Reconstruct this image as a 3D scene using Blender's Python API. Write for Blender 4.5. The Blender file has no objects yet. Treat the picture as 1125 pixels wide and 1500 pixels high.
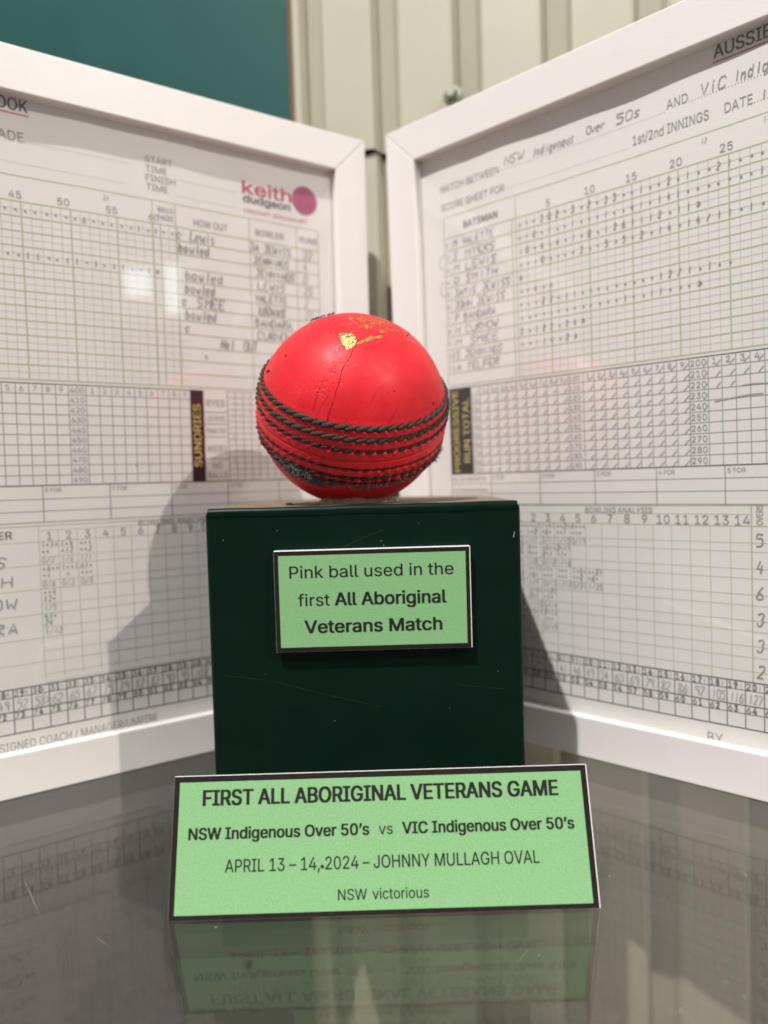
import bpy, bmesh, math, random, os, mathutils
import numpy as np
from mathutils import Vector, Matrix

# ------------------------------------------------------------------ scale: 1 unit of the plan = 1.15 mm
S = 0.00115
rnd = random.Random(7)
scene = bpy.context.scene
COL = scene.collection
rad = math.radians

# ------------------------------------------------------------------ camera
PITCH, ROLL, H = rad(2.42), rad(1.66), 103.21
cam_data = bpy.data.cameras.new('camera')
cam = bpy.data.objects.new('camera', cam_data); COL.objects.link(cam)
Rv = Vector((1, 0, 0)); Uv = Vector((0, math.sin(PITCH), math.cos(PITCH))); Fv = Vector((0, math.cos(PITCH), -math.sin(PITCH)))
cx_ = Rv * math.cos(ROLL) - Uv * math.sin(ROLL)
cy_ = Rv * math.sin(ROLL) + Uv * math.cos(ROLL)
m = Matrix((cx_, cy_, -Fv)).transposed().to_4x4(); m.translation = Vector((0, 0, H * S))
cam.matrix_world = m
cam_data.sensor_fit = 'HORIZONTAL'; cam_data.sensor_width = 36.0; cam_data.lens = 36.0 * 1090 / 1125
cam_data.clip_start = 0.01; cam_data.clip_end = 50
cam_data.dof.use_dof = True; cam_data.dof.focus_distance = 205 * S
cam_data.dof.aperture_fstop = cam_data.lens / 3.65
scene.camera = cam

# ------------------------------------------------------------------ light
world = bpy.data.worlds.new('World'); scene.world = world; world.use_nodes = True
bg = world.node_tree.nodes['Background']; bg.inputs['Color'].default_value = (1.0, 0.96, 0.92, 1); bg.inputs['Strength'].default_value = 0.25
def lamp(name, direction, dist, power, color, radius):
    ld = bpy.data.lights.new(name, 'SPOT'); ld.energy = power; ld.color = color; ld.shadow_soft_size = radius
    ld.spot_size = rad(60); ld.spot_blend = 0.4
    o = bpy.data.objects.new(name, ld); COL.objects.link(o)
    d = Vector(direction).normalized(); o.location = (Vector((0, 270, 70)) + d * dist) * S
    o.rotation_euler = d.to_track_quat('Z', 'Y').to_euler()
    return o
def sph(el, az):
    return (math.cos(rad(el)) * math.sin(rad(az)), -math.cos(rad(el)) * math.cos(rad(az)), math.sin(rad(el)))
lamp('key_downlight', (-.30, -.55, 1.0), 1700, 190, (1.0, 0.965, 0.935), 0.016)
lamp('side_downlight', sph(38, 45.5), 1700, 66, (1.0, 0.925, 0.86), 0.014)
# the bright window whose two panes mirror in the glazing of the left frame, plus an added halo
def window_light(name, loc, target, sx, sy, power):
    ld = bpy.data.lights.new(name, 'AREA'); ld.shape = 'RECTANGLE'; ld.size = sx * S; ld.size_y = sy * S
    ld.energy = power; ld.color = (0.86, 0.94, 1.0)
    o = bpy.data.objects.new(name, ld); COL.objects.link(o); o.location = Vector(loc) * S
    d = (Vector(loc) - Vector(target)).normalized(); o.rotation_euler = d.to_track_quat('Z', 'Y').to_euler()
    return o

vs = scene.view_settings
scene.display_settings.display_device = 'sRGB'
vs.view_transform = 'Standard'; vs.look = 'None'; vs.exposure = 0.0; vs.gamma = 1.0; vs.use_curve_mapping = False
scene.cycles.max_bounces = 10; scene.cycles.transparent_max_bounces = 24
scene.cycles.use_denoising = True
scene.cycles.sample_clamp_indirect = 6.0

# ------------------------------------------------------------------ materials
def new_mat(name):
    mt = bpy.data.materials.new(name); mt.use_nodes = True
    nt = mt.node_tree; b = nt.nodes['Principled BSDF']
    return mt, nt, b
def P(nt, t, **kw):
    n = nt.nodes.new(t)
    for k, v in kw.items():
        if k in n.inputs: n.inputs[k].default_value = v
        else: setattr(n, k, v)
    return n
def noise_to(nt, scale, detail=3.0, rough=.55, coord='Object', stretch=None):
    tc = nt.nodes.new('ShaderNodeTexCoord'); n = P(nt, 'ShaderNodeTexNoise'); n.inputs['Scale'].default_value = scale
    n.inputs['Detail'].default_value = detail; n.inputs['Roughness'].default_value = rough
    if stretch:
        mp = nt.nodes.new('ShaderNodeMapping'); mp.inputs['Scale'].default_value = stretch
        nt.links.new(tc.outputs[coord], mp.inputs['Vector']); nt.links.new(mp.outputs['Vector'], n.inputs['Vector'])
    else:
        nt.links.new(tc.outputs[coord], n.inputs['Vector'])
    return n
def ramp(nt, src, stops):
    r = nt.nodes.new('ShaderNodeValToRGB'); e = r.color_ramp.elements
    while len(e) < len(stops): e.new(0.5)
    for i, (p, c) in enumerate(stops):
        e[i].position = p; e[i].color = (c, c, c, 1) if not isinstance(c, tuple) else (*c[:3], 1)
    nt.links.new(src, r.inputs['Fac']); return r
def simple(name, col, rough=.5, spec=.5, var=0.0, nscale=400, bump=0.0, bscale=1500, metal=0.0):
    mt, nt, b = new_mat(name)
    b.inputs['Base Color'].default_value = (*col, 1); b.inputs['Roughness'].default_value = rough
    b.inputs['Specular IOR Level'].default_value = spec; b.inputs['Metallic'].default_value = metal
    if var:
        n = noise_to(nt, nscale, 5)
        r = ramp(nt, n.outputs['Fac'], [(.3, tuple(c * (1 - var) for c in col)), (.7, tuple(min(1, c * (1 + var)) for c in col))])
        nt.links.new(r.outputs['Color'], b.inputs['Base Color'])
    if bump:
        n2 = noise_to(nt, bscale, 4); bp = P(nt, 'ShaderNodeBump'); bp.inputs['Strength'].default_value = bump; bp.inputs['Distance'].default_value = 0.0004
        nt.links.new(n2.outputs['Fac'], bp.inputs['Height']); nt.links.new(bp.outputs['Normal'], b.inputs['Normal'])
    return mt

M = {}
M['frame'] = simple('white_frame_paint', (.77, .745, .725), .42, .4, .015, 60, .12, 900)
M['frame_cool'] = simple('white_frame_paint_cool', (.77, .745, .725), .42, .4, .015, 60, .12, 900)
M['paper'] = simple('scoresheet_paper', (.87, .855, .845), .75, .2, .02, 45)
M['ink_black'] = simple('form_ink_black', (.15, .145, .15), .7, .2)
M['ink_grey'] = simple('form_ink_grey', (.35, .34, .345), .7, .2)
M['ink_green'] = simple('form_ink_green', (.50, .56, .36), .7, .2)
M['ink_faint'] = simple('form_ink_faint_green', (.58, .59, .51), .7, .2)
M['ink_violet'] = simple('form_ink_dark_violet', (.022, .012, .022), .7, .2)
M['ink_gold'] = simple('form_ink_yellow', (.62, .52, .16), .7, .2)
M['ink_pink'] = simple('form_ink_pink', (.62, .10, .22), .7, .2)
M['ink_disc'] = simple('form_ink_disc', (.50, .13, .25), .7, .2, .10, 300)
M['pencil'] = simple('pencil', (.33, .325, .325), .6, .3)
M['pencil_soft'] = simple('pencil_soft', (.50, .49, .49), .6, .3)
M['backing'] = simple('backing_board', (.18, .12, .07), .8, .2, .1)
M['card_green'] = simple('green_card', (.220, .440, .205), .74, .22, .13, 2300, .3, 2300)
M['card_black'] = simple('card_border_ink', (.017, .012, .011), .6, .14, .25, 500)
M['card_text'] = simple('card_text_ink', (.014, .013, .012), .6, .3)
M['card_white'] = simple('foam_board_edge', (.80, .79, .77), .7, .2, .05, 900, .3, 2000)
M['wall'] = simple('cream_steel', (.43, .415, .325), .5, .35, .05, 14, .06, 60)
M['gap'] = simple('gap_shade_dark', (.03, .028, .02), .8, .1)  # near-black colour stands in for the shade in the sheet lap
M['teal'] = simple('teal_paint', (.0125, .072, .068), .55, .35, .07, 18, .05, 400)
M['taupe'] = simple('taupe_panel', (.038, .034, .029), .6, .3, .08, 12)
M['mdf_edge'] = simple('raw_board_edge', (.30, .19, .11), .8, .2, .1, 500)
M['screw'] = simple('zinc_screw', (.33, .34, .27), .5, .4, .15, 800, 0, 0, .35)
M['floor'] = simple('floor_grey', (.16, .15, .14), .7, .3, .1, 6)
M['mdf_top'] = simple('raw_plinth_top', (.20, .165, .125), .8, .15, .28, 260, .4, 1800)
M['chip'] = simple('chipped_paint', (.42, .34, .20), .8, .2)
M['plaster'] = simple('old_glue', (.42, .36, .25), .75, .2, .25, 700, .8, 900)
M['thread'] = simple('waxed_thread', (.052, .045, .036), .62, .25, .45, 1300, 1.0, 2600)
M['thread_dark'] = simple('worn_thread', (.030, .026, .021), .6, .3, .4, 900, .5, 3000)
M['fuzz'] = simple('frayed_thread', (.17, .155, .14), .85, .1, .3, 900)
M['crack'] = simple('crack_dark', (.12, .005, .008), .8, .1)
M['scuff'] = simple('scuffed_leather', (.07, .015, .013), .8, .1, .4, 900)
M['bug'] = simple('dry_insect', (.035, .024, .015), .6, .3, .3, 2000)
M['lint'] = simple('lint', (.40, .41, .38), .9, .1)
M['scratch'] = simple('paint_scratch', (.016, .032, .026), .6, .3)

# gold foil with worn speckle
mt, nt, b = new_mat('gold_foil'); M['gold'] = mt
n = noise_to(nt, 1100, 4); r = ramp(nt, n.outputs['Fac'], [(.40, (.16, .12, .02)), (.50, (.50, .38, .10)), (.66, (.80, .68, .34))])
nt.links.new(r.outputs['Color'], b.inputs['Base Color']); b.inputs['Metallic'].default_value = .75; b.inputs['Roughness'].default_value = .35
bp = P(nt, 'ShaderNodeBump'); bp.inputs['Strength'].default_value = .8; bp.inputs['Distance'].default_value = .0004
nt.links.new(n.outputs['Fac'], bp.inputs['Height']); nt.links.new(bp.outputs['Normal'], b.inputs['Normal'])
M['gold_worn'] = simple('gold_foil_worn', (.33, .23, .045), .5, .5, .4, 1500, .5, 2500, .5)

# plinth laminate: deep green, satin, wiped marks in the gloss
mt, nt, b = new_mat('green_laminate'); M['plinth'] = mt
n = noise_to(nt, 55, 5); r = ramp(nt, n.outputs['Fac'], [(.3, (.0018, .0112, .0072)), (.7, (.0026, .0138, .0092))])
nt.links.new(r.outputs['Color'], b.inputs['Base Color'])
n2 = noise_to(nt, 30, 6, .6, 'Object', (1, 1, 6)); r2 = ramp(nt, n2.outputs['Fac'], [(.35, .30), (.7, .46)])
nt.links.new(r2.outputs['Color'], b.inputs['Roughness']); b.inputs['Specular IOR Level'].default_value = .10
n3 = noise_to(nt, 220, 3, .5, 'Object', (1, 1, .25)); bp = P(nt, 'ShaderNodeBump'); bp.inputs['Strength'].default_value = .10; bp.inputs['Distance'].default_value = .0003
nt.links.new(n3.outputs['Fac'], bp.inputs['Height']); nt.links.new(bp.outputs['Normal'], b.inputs['Normal'])

# ball leather: pink-red, crazed along the quarters
mt, nt, b = new_mat('pink_leather'); M['leather'] = mt
n = noise_to(nt, 70, 6); r = ramp(nt, n.outputs['Fac'], [(.28, (.55, .011, .016)), (.5, (.70, .014, .024)), (.72, (.77, .022, .034))])
tc = nt.nodes.new('ShaderNodeTexCoord')
nd = P(nt, 'ShaderNodeTexNoise'); nd.inputs['Scale'].default_value = 60; nd.inputs['Detail'].default_value = 4
nt.links.new(tc.outputs['Object'], nd.inputs['Vector'])
vm = P(nt, 'ShaderNodeVectorMath', operation='SCALE'); vm.inputs['Scale'].default_value = .012
nt.links.new(nd.outputs['Color'], vm.inputs[0])
va = P(nt, 'ShaderNodeVectorMath', operation='ADD'); nt.links.new(tc.outputs['Object'], va.inputs[0]); nt.links.new(vm.outputs[0], va.inputs[1])
mp = nt.nodes.new('ShaderNodeMapping'); mp.inputs['Rotation'].default_value = (0, rad(28), 0); mp.inputs['Scale'].default_value = (1, .9, .07)
nt.links.new(va.outputs[0], mp.inputs['Vector'])
vo = P(nt, 'ShaderNodeTexVoronoi', feature='DISTANCE_TO_EDGE'); vo.inputs['Scale'].default_value = 620
nt.links.new(mp.outputs['Vector'], vo.inputs['Vector'])
cr = ramp(nt, vo.outputs['Distance'], [(.0, 0.0), (.045, 1.0)])
msk = noise_to(nt, 34, 3); mr = ramp(nt, msk.outputs['Fac'], [(.50, 1.0), (.66, 0.0)])
mx = P(nt, 'ShaderNodeMath', operation='MAXIMUM'); nt.links.new(cr.outputs['Color'], mx.inputs[0]); nt.links.new(mr.outputs['Color'], mx.inputs[1])
cm = P(nt, 'ShaderNodeMixRGB'); cm.inputs['Color1'].default_value = (.53, .009, .016, 1)
nt.links.new(mx.outputs[0], cm.inputs['Fac']); nt.links.new(r.outputs['Color'], cm.inputs['Color2'])
nt.links.new(cm.outputs['Color'], b.inputs['Base Color'])
fine = noise_to(nt, 1500, 4)
ad = P(nt, 'ShaderNodeMath', operation='MULTIPLY_ADD'); ad.inputs[1].default_value = .35
nt.links.new(fine.outputs['Fac'], ad.inputs[0]); nt.links.new(mx.outputs[0], ad.inputs[2])
bp = P(nt, 'ShaderNodeBump'); bp.inputs['Strength'].default_value = .38; bp.inputs['Distance'].default_value = .00035
nt.links.new(ad.outputs[0], bp.inputs['Height']); nt.links.new(bp.outputs['Normal'], b.inputs['Normal'])
rn = noise_to(nt, 120, 5); rrm = ramp(nt, rn.outputs['Fac'], [(.35, .36), (.68, .58)]); nt.links.new(rrm.outputs['Color'], b.inputs['Roughness']); b.inputs['Specular IOR Level'].default_value = .30

def glass(name, tint, dust, spec_scale=1.0, specks=False, rgh=.02):
    mt = bpy.data.materials.new(name); mt.use_nodes = True; nt = mt.node_tree; nt.nodes.clear()
    out = nt.nodes.new('ShaderNodeOutputMaterial')
    geo = nt.nodes.new('ShaderNodeNewGeometry')
    ior = P(nt, 'ShaderNodeMapRange'); ior.inputs['To Min'].default_value = 1.5; ior.inputs['To Max'].default_value = 1 / 1.5
    nt.links.new(geo.outputs['Backfacing'], ior.inputs['Value'])
    fr = nt.nodes.new('ShaderNodeFresnel'); nt.links.new(ior.outputs['Result'], fr.inputs['IOR'])
    tr = nt.nodes.new('ShaderNodeBsdfTransparent'); tr.inputs['Color'].default_value = (*tint, 1)
    gl = nt.nodes.new('ShaderNodeBsdfGlossy'); gl.inputs['Roughness'].default_value = rgh; gl.inputs['Color'].default_value = (spec_scale,) * 3 + (1,)
    df = nt.nodes.new('ShaderNodeBsdfDiffuse'); df.inputs['Color'].default_value = (.42, .40, .37, 1)
    m1 = nt.nodes.new('ShaderNodeMixShader'); m1.inputs['Fac'].default_value = dust
    nt.links.new(tr.outputs[0], m1.inputs[1]); nt.links.new(df.outputs[0], m1.inputs[2])
    if specks:
        tc = nt.nodes.new('ShaderNodeTexCoord'); v = P(nt, 'ShaderNodeTexVoronoi'); v.inputs['Scale'].default_value = 105
        nt.links.new(tc.outputs['Object'], v.inputs['Vector'])
        lt = P(nt, 'ShaderNodeMath', operation='LESS_THAN'); lt.inputs[1].default_value = .040
        nt.links.new(v.outputs['Distance'], lt.inputs[0])
        sp = nt.nodes.new('ShaderNodeSeparateColor'); nt.links.new(v.outputs['Color'], sp.inputs[0])
        g2 = P(nt, 'ShaderNodeMath', operation='GREATER_THAN'); g2.inputs[1].default_value = .45; nt.links.new(sp.outputs[0], g2.inputs[0])
        mu = P(nt, 'ShaderNodeMath', operation='MULTIPLY'); nt.links.new(lt.outputs[0], mu.inputs[0]); nt.links.new(g2.outputs[0], mu.inputs[1])
        nz = noise_to(nt, 16, 5); rr = ramp(nt, nz.outputs['Fac'], [(.35, dust * .7), (.7, dust * 1.35)])
        am = P(nt, 'ShaderNodeMath', operation='MULTIPLY_ADD'); am.inputs[1].default_value = .35
        nt.links.new(mu.outputs[0], am.inputs[0]); nt.links.new(rr.outputs['Color'], am.inputs[2])
        nt.links.new(am.outputs[0], m1.inputs['Fac'])
    m2 = nt.nodes.new('ShaderNodeMixShader'); nt.links.new(fr.outputs[0], m2.inputs['Fac'])
    nt.links.new(m1.outputs[0], m2.inputs[1]); nt.links.new(gl.outputs[0], m2.inputs[2])
    nt.links.new(m2.outputs[0], out.inputs['Surface'])
    return mt
M['glazing'] = glass('picture_glazing', (.985, .985, .98), .012)
M['shelf'] = glass('shelf_glass', (.92, .908, .885), .036, .9, True, .03)

# ------------------------------------------------------------------ object helpers
def link_mesh(name, verts, faces, mats, parent=None, mat_idx=None, smooth=False):
    me = bpy.data.meshes.new(name)
    me.from_pydata([(v[0] * S, v[1] * S, v[2] * S) for v in verts], [], faces)
    if not isinstance(mats, (list, tuple)): mats = [mats]
    for q in mats: me.materials.append(q)
    if mat_idx is not None: me.polygons.foreach_set('material_index', mat_idx)
    if smooth: me.polygons.foreach_set('use_smooth', [True] * len(me.polygons))
    me.update()
    o = bpy.data.objects.new(name, me); COL.objects.link(o)
    if parent: o.parent = parent
    return o
def thing(name, label, cat, loc=(0, 0, 0), rot=None, group=None):
    o = bpy.data.objects.new(name, None); COL.objects.link(o); o.location = Vector(loc) * S
    if rot is not None: o.rotation_euler = rot
    o.empty_display_size = .02
    o['label'] = label; o['category'] = cat
    if group: o['group'] = group
    return o
def tag(o, label, cat, group=None):
    o['label'] = label; o['category'] = cat
    if group: o['group'] = group
    return o
def bevel(o, w, seg=2):
    md = o.modifiers.new('bevel', 'BEVEL'); md.width = w * S; md.segments = seg; md.limit_method = 'ANGLE'; md.angle_limit = rad(40)
    return o
def box_geo(x0, x1, y0, y1, z0, z1):
    v = [(x0, y0, z0), (x1, y0, z0), (x1, y1, z0), (x0, y1, z0), (x0, y0, z1), (x1, y0, z1), (x1, y1, z1), (x0, y1, z1)]
    f = [(0, 3, 2, 1), (4, 5, 6, 7), (0, 1, 5, 4), (1, 2, 6, 5), (2, 3, 7, 6), (3, 0, 4, 7)]
    return v, f

# ------------------------------------------------------------------ lettering
FONT = None
try:
    FONT = bpy.data.fonts.load(os.path.join(bpy.utils.system_resource('DATAFILES', path='fonts'), 'Inter.woff2'))
except Exception:
    FONT = None
_tc = {}; _cap = []
def cap_height():
    if not _cap:
        _cap.append(1.0); _cap[0] = max(p_[1] for p_ in text_geo('H')[0][0][0]); _tc.clear()
    return _cap[0]
def text_geo(s):
    """contours of a line of type (cap height 1, starting at x = 0), every outline filled on its own"""
    if s in _tc: return _tc[s]
    cu = bpy.data.curves.new('t', 'FONT'); cu.body = s; cu.size = 1.0
    if FONT: cu.font = FONT
    o = bpy.data.objects.new('t', cu); COL.objects.link(o)
    dg = bpy.context.evaluated_depsgraph_get(); dg.update()
    oc = o.evaluated_get(dg); c = oc.to_curve(dg, apply_modifiers=False)
    polys = []
    for sp in c.splines:
        q = []; bz = sp.bezier_points; n = len(bz)
        for a in range(n):
            b0, b1 = bz[a], bz[(a + 1) % n]
            P0, P1, P2, P3 = b0.co, b0.handle_right, b1.handle_left, b1.co
            chord = (P3 - P0).length
            bend = ((P1 - P0).cross(P3 - P0)).length + ((P2 - P0).cross(P3 - P0)).length
            k = 1 if bend < 1e-5 * max(chord, 1e-3) else 4
            for t in range(k):
                u = t / k; w = 1 - u
                p_ = P0 * w ** 3 + P1 * 3 * w * w * u + P2 * 3 * w * u * u + P3 * u ** 3
                if not q or (abs(p_.x - q[-1][0]) + abs(p_.y - q[-1][1])) > 1e-5: q.append((p_.x, p_.y))
        if len(q) > 2: polys.append(q)
    oc.to_curve_clear()
    bpy.data.objects.remove(o); bpy.data.curves.remove(cu)
    cap = cap_height(); x0 = min((p_[0] for q in polys for p_ in q), default=0)
    out = []; w = 0
    if polys:
        # outlines may cross themselves: triangulate everything, keep what the outlines wind around
        vin = [Vector(p_) for q in polys for p_ in q]; ein = []; k = 0
        for q in polys:
            ein += [(k + i, k + (i + 1) % len(q)) for i in range(len(q))]; k += len(q)
        vo_, _, fo_, *_r = mathutils.geometry.delaunay_2d_cdt(vin, ein, [], 0, 1e-6)
        A = np.array([vin[a] for a, _ in ein]); B = np.array([vin[b_] for _, b_ in ein])
        vx = np.array([(p_[0], p_[1]) for p_ in vo_]); F = np.array([tuple(f) for f in fo_ if len(f) == 3])
        C = vx[F].mean(1); px, py = C[:, 0:1], C[:, 1:2]
        up = (A[:, 1] <= py) & (B[:, 1] > py); dn = (A[:, 1] > py) & (B[:, 1] <= py)
        side = (B[:, 0] - A[:, 0]) * (py - A[:, 1]) - (px - A[:, 0]) * (B[:, 1] - A[:, 1])
        wn = (up & (side > 0)).sum(1) - (dn & (side < 0)).sum(1)
        keep = F[wn != 0]
        vv = [((x - x0) / cap, y / cap) for x, y in vx]
        out = [(vv, [tuple(int(q) for q in f) for f in keep])]; w = max(p_[0] for p_ in vv)
    _tc[s] = (out, w); return _tc[s]

# pencil capitals: strokes on a 4 x 6 grid
HAND = {
 'A': ['00 26 40', '12 32'], 'B': ['00 06 26 35 24 04', '24 33 31 20 00'], 'C': ['45 36 16 05 01 10 30 41'], 'D': ['00 06 26 44 42 20 00'],
 'E': ['40 00 06 46', '03 33'], 'F': ['00 06 46', '03 33'], 'G': ['45 36 16 05 01 10 30 41 43 23'], 'H': ['00 06', '40 46', '03 43'], 'I': ['20 26'],
 'J': ['06 46', '36 31 20 10 01'], 'K': ['00 06', '46 03 40'], 'L': ['06 00 40'], 'M': ['00 06 23 46 40'], 'N': ['00 06 40 46'],
 'O': ['16 05 01 10 30 41 45 36 16'], 'P': ['00 06 36 45 34 03'], 'R': ['00 06 36 45 34 03', '13 40'], 'S': ['45 36 16 05 04 32 31 20 00'],
 'T': ['06 46', '26 20'], 'U': ['06 01 10 30 41 46'], 'V': ['06 20 46'], 'W': ['06 10 23 30 46'], 'Y': ['06 23 46', '23 20'], 'X': ['00 46', '06 40'], 'Z': ['06 46 00 40'],
 'a': ['33 14 03 01 10 31', '34 30 40'], 'b': ['06 00', '03 14 33 31 20 00'], 'c': ['33 14 03 01 10 31'], 'd': ['33 14 03 01 10 31', '36 30'], 'e': ['02 32 34 14 03 01 10 30'],
 'g': ['33 14 03 01 10 31', '34 3x 1x'], 'i': ['24 20', '25 26'], 'l': ['26 20'], 'm': ['00 04 13 20 13 34 40'], 'n': ['00 04', '03 24 33 30'], 'o': ['14 03 01 10 20 31 33 24 14'],
 'r': ['00 04', '03 14 34'], 's': ['34 14 03 31 20 00'], 't': ['26 20 30', '14 34'], 'u': ['04 01 10 20 31 34 30'], 'v': ['04 20 44'], 'w': ['04 10 22 30 44'], 'h': ['06 00', '03 24 33 30'],
 'y': ['04 20', '44 1x'], 'k': ['06 00', '33 02 30'],
 '0': ['16 05 01 10 30 41 45 36 16'], '1': ['26 20'], '2': ['05 16 36 45 44 00 40'], '3': ['05 16 36 45 33 42 30 10 01'], '4': ['26 02 42', '34 30'], '5': ['46 06 04 34 43 41 30 00'],
 '6': ['36 14 01 10 30 41 42 33 03'], '7': ['06 46 10'], '8': ['23 05 16 36 45 23 01 10 30 41 23'], '9': ['43 14 05 16 36 45 40'],
 '/': ['00 46'], '>': ['05 33 01', '25 53 21'], '-': ['03 43'], '.': ['12 22 23 13 12'], "'": ['26 25'],
}
class Print:
    """flat marks on a sheet: u along, v up, ink layers a few hundredths of a unit apart"""
    def __init__(self, warp=None, base=0.0):
        self.v = []; self.f = []; self.mi = []; self.mats = []; self.warp = warp or (lambda u, v: 0.0); self.base = base
    def mid(self, mname):
        if mname not in self.mats: self.mats.append(mname)
        return self.mats.index(mname)
    def add(self, pts, faces, mname, layer):
        k = len(self.v); i = self.mid(mname)
        for u, v in pts: self.v.append((u, self.base - .05 - .025 * layer + self.warp(u, v), v))
        for f in faces: self.f.append(tuple(k + q for q in f)); self.mi.append(i)
    def line(self, u0, v0, u1, v1, w, mname, layer=0):
        L = math.hypot(u1 - u0, v1 - v0)
        if L < 1e-6: return
        n = max(1, int(L / 7)); du, dv = (u1 - u0) / L, (v1 - v0) / L; nu, nv = -dv * w / 2, du * w / 2
        pts = []; fs = []
        for i in range(n + 1):
            t = i / n; u = u0 + (u1 - u0) * t; v = v0 + (v1 - v0) * t
            pts += [(u + nu, v + nv), (u - nu, v - nv)]
            if i: fs.append((2 * i - 2, 2 * i - 1, 2 * i + 1, 2 * i))
        self.add(pts, fs, mname, layer)
    def h(self, u0, u1, v, w, m, layer=0): self.line(u0, v, u1, v, w, m, layer)
    def vl(self, u, v0, v1, w, m, layer=1): self.line(u, v0, u, v1, w, m, layer)
    def rect(self, u0, u1, v0, v1, m, layer=0):
        self.add([(u0, v0), (u1, v0), (u1, v1), (u0, v1)], [(0, 1, 2, 3)], m, layer)
    def disc(self, u, v, ru, rv, m, layer=4, n=28):
        self.add([(u + ru * math.cos(2 * math.pi * i / n), v + rv * math.sin(2 * math.pi * i / n)) for i in range(n)], [tuple(range(n))], m, layer)
    def dots(self, u0, u1, v, step, r, m, layer=3):
        u = u0
        while u < u1: self.disc(u, v, r, r, m, layer, 6); u += step
    def text(self, s, u, v, cap, m, bold=0.0, width=None, align='l', rot=0.0, layer=4, sx=1.0):
        glyphs, w = text_geo(s)
        if not glyphs: return
        kx = cap * sx if width is None else width / w
        off = {'l': 0, 'c': -w * kx / 2, 'r': -w * kx}[align]
        c, s_ = math.cos(rot), math.sin(rot)
        b = bold * cap * 1.25      # heavier weights: the same outline struck several times, each a hair above the last
        for i, (dx, dy) in enumerate(((0, 0),) if bold < .004 else ((-b, .3 * b), (b, .3 * b), (-b, -.3 * b), (b, -.3 * b), (-.35 * b, 0), (.35 * b, 0)) if bold > .015 else ((-b, 0), (b, 0))):
            for g, (vs_, fs) in enumerate(glyphs):
                pts = [(u + (x * kx + off + dx) * c - (y * cap + dy) * s_, v + (x * kx + off + dx) * s_ + (y * cap + dy) * c) for x, y in vs_]
                self.add(pts, fs, m, layer + .24 * i + .06 * (g % 4))
    def stroke(self, pts, w, m, layer=6):
        """one pen stroke as a mitred ribbon"""
        n = len(pts); out = []
        for i, (u, v) in enumerate(pts):
            a = pts[max(0, i - 1)]; c = pts[min(n - 1, i + 1)]
            L = math.hypot(c[0] - a[0], c[1] - a[1]) or 1
            nu, nv = -(c[1] - a[1]) / L * w / 2, (c[0] - a[0]) / L * w / 2
            out += [(u + nu, v + nv), (u - nu, v - nv)]
        self.add(out, [(2 * i, 2 * i + 1, 2 * i + 3, 2 * i + 2) for i in range(n - 1)], m, layer)
    def hand(self, s, u, v, hgt, m='pencil', w=.32, sp=1.0, slant=.12, jit=.05, width=None):
        cw = hgt * .62 * sp
        if width: cw = width / max(1, len(s))
        for ch in s:
            if ch == ' ': u += cw * .9; continue
            for k, st in enumerate(HAND.get(ch, [])):
                pts = []
                for tok in st.split():
                    x = int(tok[0]) / 4 * .72; y = (-1.6 if tok[1] == 'x' else int(tok[1])) / 6
                    x += rnd.uniform(-jit, jit); y += rnd.uniform(-jit, jit)
                    pts.append((u + x * cw + y * slant * hgt, v + y * hgt))
                sm = [pts[0]]
                for i in range(1, len(pts)):
                    a, c = pts[i - 1], pts[i]; sm += [(a[0] * .5 + c[0] * .5, a[1] * .5 + c[1] * .5), c]
                self.stroke(sm, w * rnd.uniform(.85, 1.15), m, 6 + (k % 2))
            u += cw * rnd.uniform(.92, 1.04)
    def build_bands(self, bands, parent):
        """one object per part of the form: name, lowest v, highest v"""
        for name, lo, hi in bands:
            keep = [i for i, f in enumerate(self.f) if lo <= sum(self.v[q][2] for q in f) / len(f) < hi]
            used = sorted({q for i in keep for q in self.f[i]}); idx = {q: k for k, q in enumerate(used)}
            if keep: link_mesh(name, [self.v[q] for q in used], [tuple(idx[q] for q in self.f[i]) for i in keep], [M[q] for q in self.mats], parent, [self.mi[i] for i in keep])
    def build(self, name, parent):
        return link_mesh(name, self.v, self.f, [M[q] for q in self.mats], parent, self.mi)

# ------------------------------------------------------------------ the setting: wall, board, shelf, floor
WY = rad(22)
WALL = 365.0; WK = WALL / 520.0
wall_o = Vector((0, WALL, 0)); wdir = Vector((math.cos(WY), -math.sin(WY), 0))
def wall_sheet(name, s0, s1, z0, z1, parent, setback=0.0):
    pitch = 56.5 * WK; prof = [(a * WK, d * WK) for a, d in ((0, 0), (33.5, 0), (34.6, .8), (36.8, 10.6), (37.8, 11.6), (39, 11.5), (51, 6.2), (52.2, 5.2), (55.6, .5))]
    k0 = math.floor((s0 - 22 * WK) / pitch); pts = []
    k = k0
    while 22 * WK + k * pitch < s1:
        for a, d in prof:
            jit = math.sin(k * 2.3) * .6
            pts.append((22 * WK + k * pitch + a + (jit if a > 0 else 0), d + setback))
        k += 1
    v = []; f = []
    nz = 9
    for s, d in pts:
        for j in range(nz):
            z = z0 + (z1 - z0) * j / (nz - 1)
            v.append((s, d + .5 * math.sin(s * .021 + z * .011), z))
    for i in range(len(pts) - 1):
        for j in range(nz - 1):
            a = i * nz + j; f.append((a, a + nz, a + nz + 1, a + 1))
    o = link_mesh(name, v, f, M['wall'], parent, smooth=False)
    sd = o.modifiers.new('gauge', 'SOLIDIFY'); sd.thickness = .9 * S; sd.offset = 1
    return o
wall = thing('corrugated_wall', 'cream ribbed steel sheet wall behind the two white frames', 'wall', wall_o, (0, 0, -WY))
wall_sheet('upper_sheet', -900, 480, 103 + 227.6 * WK, 900, wall)
wall_sheet('lower_sheet', -900, 480, -480, 103 + 225.6 * WK, wall, 2.4)
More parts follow.
